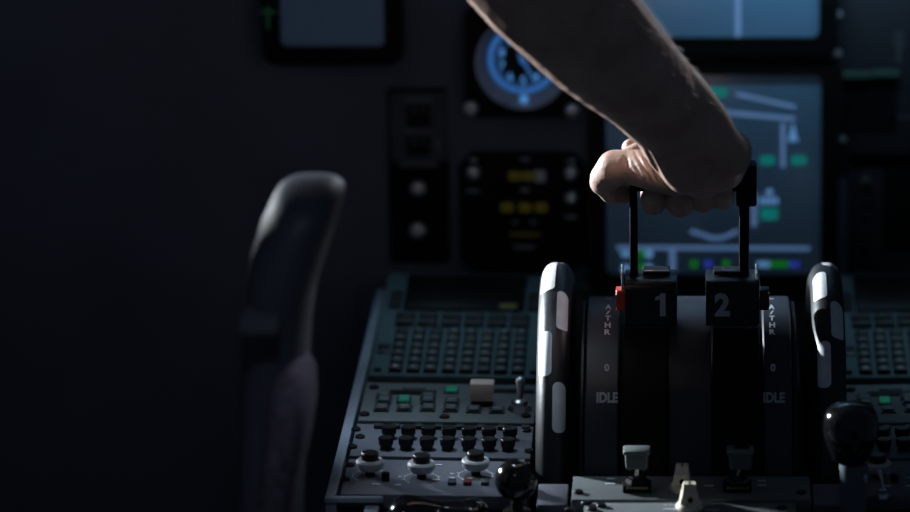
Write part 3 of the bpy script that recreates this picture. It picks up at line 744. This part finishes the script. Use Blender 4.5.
g = G(); loft(g, edge_secs([(236, 300, 640, 1), (238, 302, 520, 1), (242, 306, 400, 1), (245, 311, 320, 1), (248, 317, 280, 1), (253, 327, 250, .98), (262, 337, 220, .92), (271, 343, 200, .82), (277, 344, 190, .68), (283, 340, 184, .48), (292, 331, 180, .25), (302, 320, 178.5, .1)], 0, .06), e=2.6); g.build('backrest', 'leather', st)
g = G(); loft(g, edge_secs([(262, 296, 545, .5), (264, 300, 500, .8), (266, 308, 450, 1), (270, 316, 415, 1), (274, 320, 385, 1), (277, 319, 362, .9), (283, 313, 347, .6), (291, 304, 339, .2)], -.035, .06), e=2.4); g.build('side_padding', 'fleece', st)
p = SW(270, 292); G().box((p.x, -.062, p.z), (.025, .05, .008), .002).build('belt_loop', 'mid_grey', st)
g = G(); g.box((-.06, -.02, SW(300, 640).z - .04), (.42, .42, .10), .03); g.build('seat_cushion', 'leather', st)
zs = SW(300, 640).z - .09
g = G(); g.box((-.06, -.02, zs / 2), (.30, .30, zs), .01); g.build('pedestal', 'body_dark', st)

# ================================================================== person: forearm and hand
def capsule(g, a, ra, b, rb, n=18):
    a, b = Vector(a), Vector(b)
    g.sphere(a, ra, n); g.sphere(b, rb, n)
    if (b - a).length > 1e-5: g.cyl(a, b, ra, rb, n)
def chain(g, pts):
    P = [(W(x, y, Y), r) for (x, y, Y, r) in pts]
    # smooth the chain with a Catmull-Rom through the joints
    out = []
    for i in range(len(P) - 1):
        p0 = P[max(i - 1, 0)]; p1 = P[i]; p2 = P[i + 1]; p3 = P[min(i + 2, len(P) - 1)]
        for k in range(4):
            t_ = k / 4; t2, t3 = t_ * t_, t_ ** 3
            out.append((.5 * (2 * p1[0] + (p2[0] - p0[0]) * t_ + (2 * p0[0] - 5 * p1[0] + 4 * p2[0] - p3[0]) * t2 + (-p0[0] + 3 * p1[0] - 3 * p2[0] + p3[0]) * t3), p1[1] + (p2[1] - p1[1]) * t_))
    out.append(P[-1])
    for (a, ra), (b, rb) in zip(out[:-1], out[1:]): capsule(g, a, ra, b, rb)
def bone(g, pts):
    P = [(W(x, y, Y), r) for (x, y, Y, r) in pts]
    for (a, ra), (b, rb) in zip(P[:-1], P[1:]): capsule(g, a, ra, b, rb)

g = G()
# upper arm, elbow, forearm
chain(g, [(190, -190, -.06, .056), (300, -120, -.13, .052), (400, -110, -.19, .047), (462, -98, -.215, .0445), (541, -20, -.20, .0475), (597, 40, -.175, .0425), (641, 83, -.15, .0352), (661, 110, -.133, .0300), (672, 126, -.122, .0255)])
chain(g, [(645, 92, -.142, .026), (668, 134, -.122, .0225), (690, 166, -.112, .0215)])       # radius side
chain(g, [(655, 78, -.142, .026), (690, 114, -.122, .0232), (711, 145, -.110, .0220), (720, 156, -.104, .0215)])       # ulna side
# palm: four rays from the wrist to the knuckles
kn = [(643, 158, -.030, .0112), (674, 150, -.022, .0118), (703, 150, -.024, .0112), (735, 148, -.034, .0125)]
wr = [(684, 166, -.100, .0160), (697, 164, -.102, .0165), (711, 162, -.102, .0165), (724, 160, -.098, .0165)]
for a, b in zip(wr, kn): bone(g, [a, ((a[0] + b[0]) / 2, (a[1] + b[1]) / 2 - 3, (a[2] + b[2]) / 2, .0122), b])
bone(g, [(700, 176, -.108, .0165), (722, 168, -.100, .0170), (733, 157, -.080, .0135), (735, 150, -.05, .0128)])   # heel of the hand
bone(g, [(690, 176, -.105, .014), (664, 172, -.085, .0122), (650, 166, -.06, .0130), (643, 160, -.035, .0115)])
# fingers curl over the far side of the bar and come round underneath it
def finger(x0, x1, y0, r, bottom):
    K = W(x0, y0, -.03); c_ = Vector((0, -.055, ZP + GZ))
    zb = W(x1, bottom, -.06).z + r
    P = [K, Vector((W(x1, 180, -.03).x, -.055 + .0215 + r * .5, ZP + GZ + .004)), Vector((W(x1, 190, -.04).x, -.055 + .013, (zb + ZP + GZ) / 2 - .004)),
         Vector((W(x1, 195, -.05).x, -.055 - .001, zb)), Vector((W(x1, 195, -.06).x, -.055 - .015, zb + .0015)), Vector((W(x1, 195, -.06).x, -.055 - .0225, zb + .009))]
    rs = [r * 1.1, r * 1.02, r, r * .98, r * .95, r * .85]
    for i in range(len(P) - 1): capsule(g, P[i], rs[i], P[i + 1], rs[i + 1])
finger(643, 653.5, 158, .0098, 214.5)
finger(674, 680, 150, .0100, 217)
finger(703, 703, 150, .0092, 212)
finger(727, 723, 153, .0085, 209)
# thumb with its fleshy base, bent down round the outside of the post
bone(g, [(676, 176, -.098, .0150), (652, 170, -.088, .0150), (632, 167, -.080, .0130), (615, 168, -.074, .0136), (605, 178, -.068, .0112), (603, 182, -.064, .0102)])
bone(g, [(605, 180, -.066, .0108), (612, 191, -.058, .0098), (621, 194, -.054, .0080)])
bone(g, [(640, 158, -.045, .0120), (628, 166, -.055, .0125), (617, 174, -.058, .0118)])
bone(g, [(631, 148, -.030, .0072), (640, 157, -.030, .0095)])
raw = g.build('person', 'skin')
for nm, kw in (('REMESH', dict(mode='VOXEL', voxel_size=.00135, use_smooth_shade=True)), ('SMOOTH', dict(factor=.5, iterations=7))):
    md = raw.modifiers.new(nm, nm)
    for k_, v_ in kw.items(): setattr(md, k_, v_)
dg = bpy.context.evaluated_depsgraph_get(); me = bpy.data.meshes.new_from_object(raw.evaluated_get(dg))
raw.modifiers.clear(); 
nrm_ = [v.normal.copy() for v in me.vertices]; cos_ = [v.co.copy() for v in me.vertices]
for i_, (c_, n_) in enumerate(zip(cos_, nrm_)):     # tendons and skin folds fanning over the base of the thumb
    x_, y_ = proj(c_)
    if not (608 < x_ < 678 and 138 < y_ < 196) or n_.dot(c_ - CAM) > 0: continue
    u = (x_ - 645) * .88 - (y_ - 165) * .47; w_ = math.exp(-((x_ - 650) ** 2 + (y_ - 168) ** 2) / 230)
    cos_[i_] = c_ + n_ * (.0009 * w_ * math.cos(2 * math.pi * u / 6.0) - .0012 * math.exp(-((x_ - 626) ** 2 / 8 + (y_ - 162) ** 2 / 40)))
me.vertices.foreach_set('co', [k for c_ in cos_ for k in c_]); me.update()
old = raw.data; raw.data = me; bpy.data.meshes.remove(old); me.name = 'person'
for p_ in me.polygons: p_.use_smooth = True
if not me.materials: me.materials.append(M['skin'])
tag(raw, 'person reaching in, bare forearm and hand gripping both thrust levers', 'person')
# fine hairs along the forearm
axis = (W(661, 110, -.133) - W(541, -20, -.20)).normalized()
g = G(); vv = me.vertices; nv = len(vv); k_ = 0
while k_ < 900:
    v = vv[random.randrange(nv)]; pxy = proj(v.co)
    if not (520 < pxy[0] < 720 and -60 < pxy[1] < 135): continue
    if v.co.y > -.1 and pxy[1] > 120: continue
    k_ += 1; l = random.uniform(.003, .0075); nrm = v.normal
    d = (axis * 1.0 + nrm * random.uniform(.35, .8) + Vector([random.uniform(-.3, .3) for _ in range(3)])).normalized()
    s1 = d.orthogonal().normalized() * .00008; s2 = d.cross(s1)
    mid = v.co + d * l * .55 + nrm * .0004; tip = v.co + d * l + axis * .0008
    b0 = [v.co + s1, v.co - s1 * .5 + s2 * .8, v.co - s1 * .5 - s2 * .8]; b1 = [p_ + (mid - v.co) for p_ in b0]
    g.add(b0 + b1 + [tip], [(0, 1, 4, 3), (1, 2, 5, 4), (2, 0, 3, 5), (3, 4, 6), (4, 5, 6), (5, 3, 6)])
tag(g.build('arm_hair', 'hair', raw), kind='stuff')
a, b = W(190, -190, -.06), W(260, -145, -.105)
q = (b - a).to_track_quat('Z', 'Y').to_matrix().to_4x4()
G().lathe([(.060, -.01), (.066, .0), (.066, .05), (.064, .055), (.060, .05)], 40, T=Matrix.Translation(a) @ q, closed=True).build('shirt_sleeve', 'shirt', raw)

# ================================================================== light
wd = bpy.data.worlds.new('world'); SC.world = wd; wd.use_nodes = True
wd.node_tree.nodes['Background'].inputs['Color'].default_value = (.021, .029, .043, 1)
wd.node_tree.nodes['Background'].inputs['Strength'].default_value = 1.0
def aim(o, target): o.rotation_euler = (Vector(target) - o.location).to_track_quat('-Z', 'Y').to_euler()
def area(name, loc, target, power, size, col, sy=None, spread=180):
    l = bpy.data.lights.new(name, 'AREA'); l.energy = power; l.color = col; l.size = size
    if sy: l.shape = 'RECTANGLE'; l.size_y = sy
    l.spread = R(spread)
    o = bpy.data.objects.new(name, l); COL.objects.link(o); o.location = loc; aim(o, target); return o
area('side_window_daylight', (-1.33, .73, ZP + .42), (.0, -.22, ZP + .09), 14.5, .05, (.86, .93, 1.0), spread=60)
area('screen_fill_light', (.10, .25, ZP + .43), (.10, .40, ZP + .33), .30, .30, (.45, .75, 1.0), .02, spread=85)  # fill light added above the frame to brighten the screens from the top
area('arm_rim_light', (.42, 1.15, ZP + .98), (-.02, -.12, ZP + .27), 1.0, .12, (.80, .90, 1.0), spread=45)  # added rim light for the right edge of the forearm
for sx_ in (-1, 1): area('keypad_fill_light', (sx_ * .19, .34, ZP + .42), (sx_ * .19, .15, ZP), .045, .08, (.50, .80, 1.0), spread=50)  # added fill lights, one over each keypad unit
rl = bpy.data.lights.new('left_column_fill_spot', 'SPOT'); rl.energy = 64; rl.color = (.66, .83, 1.0); rl.spot_size = R(14.4); rl.spot_blend = 1.0; rl.shadow_soft_size = .09  # added overhead spot, cone narrowed to the left column of panels
ro = bpy.data.objects.new('left_column_fill_spot', rl); COL.objects.link(ro); ro.location = (-.40, .14, ZP + 1.30); aim(ro, (-.236, -.14, ZP))
cl = bpy.data.lights.new('seat_fill_spot', 'SPOT'); cl.energy = 11; cl.color = (.78, .86, 1.0); cl.spot_size = R(13); cl.spot_blend = 1.0; cl.shadow_soft_size = .06  # added spot from behind the camera side, brightens only the seat edge
co = bpy.data.objects.new('seat_fill_spot', cl); COL.objects.link(co); co.location = (-.22, -1.5, ZP + 1.25); aim(co, (-.285, -.40, ZP + .06))

SC.view_settings.view_transform = 'Standard'; SC.view_settings.look = 'None'
SC.view_settings.exposure = 0.0; SC.view_settings.gamma = 1.0; SC.view_settings.use_curve_mapping = False
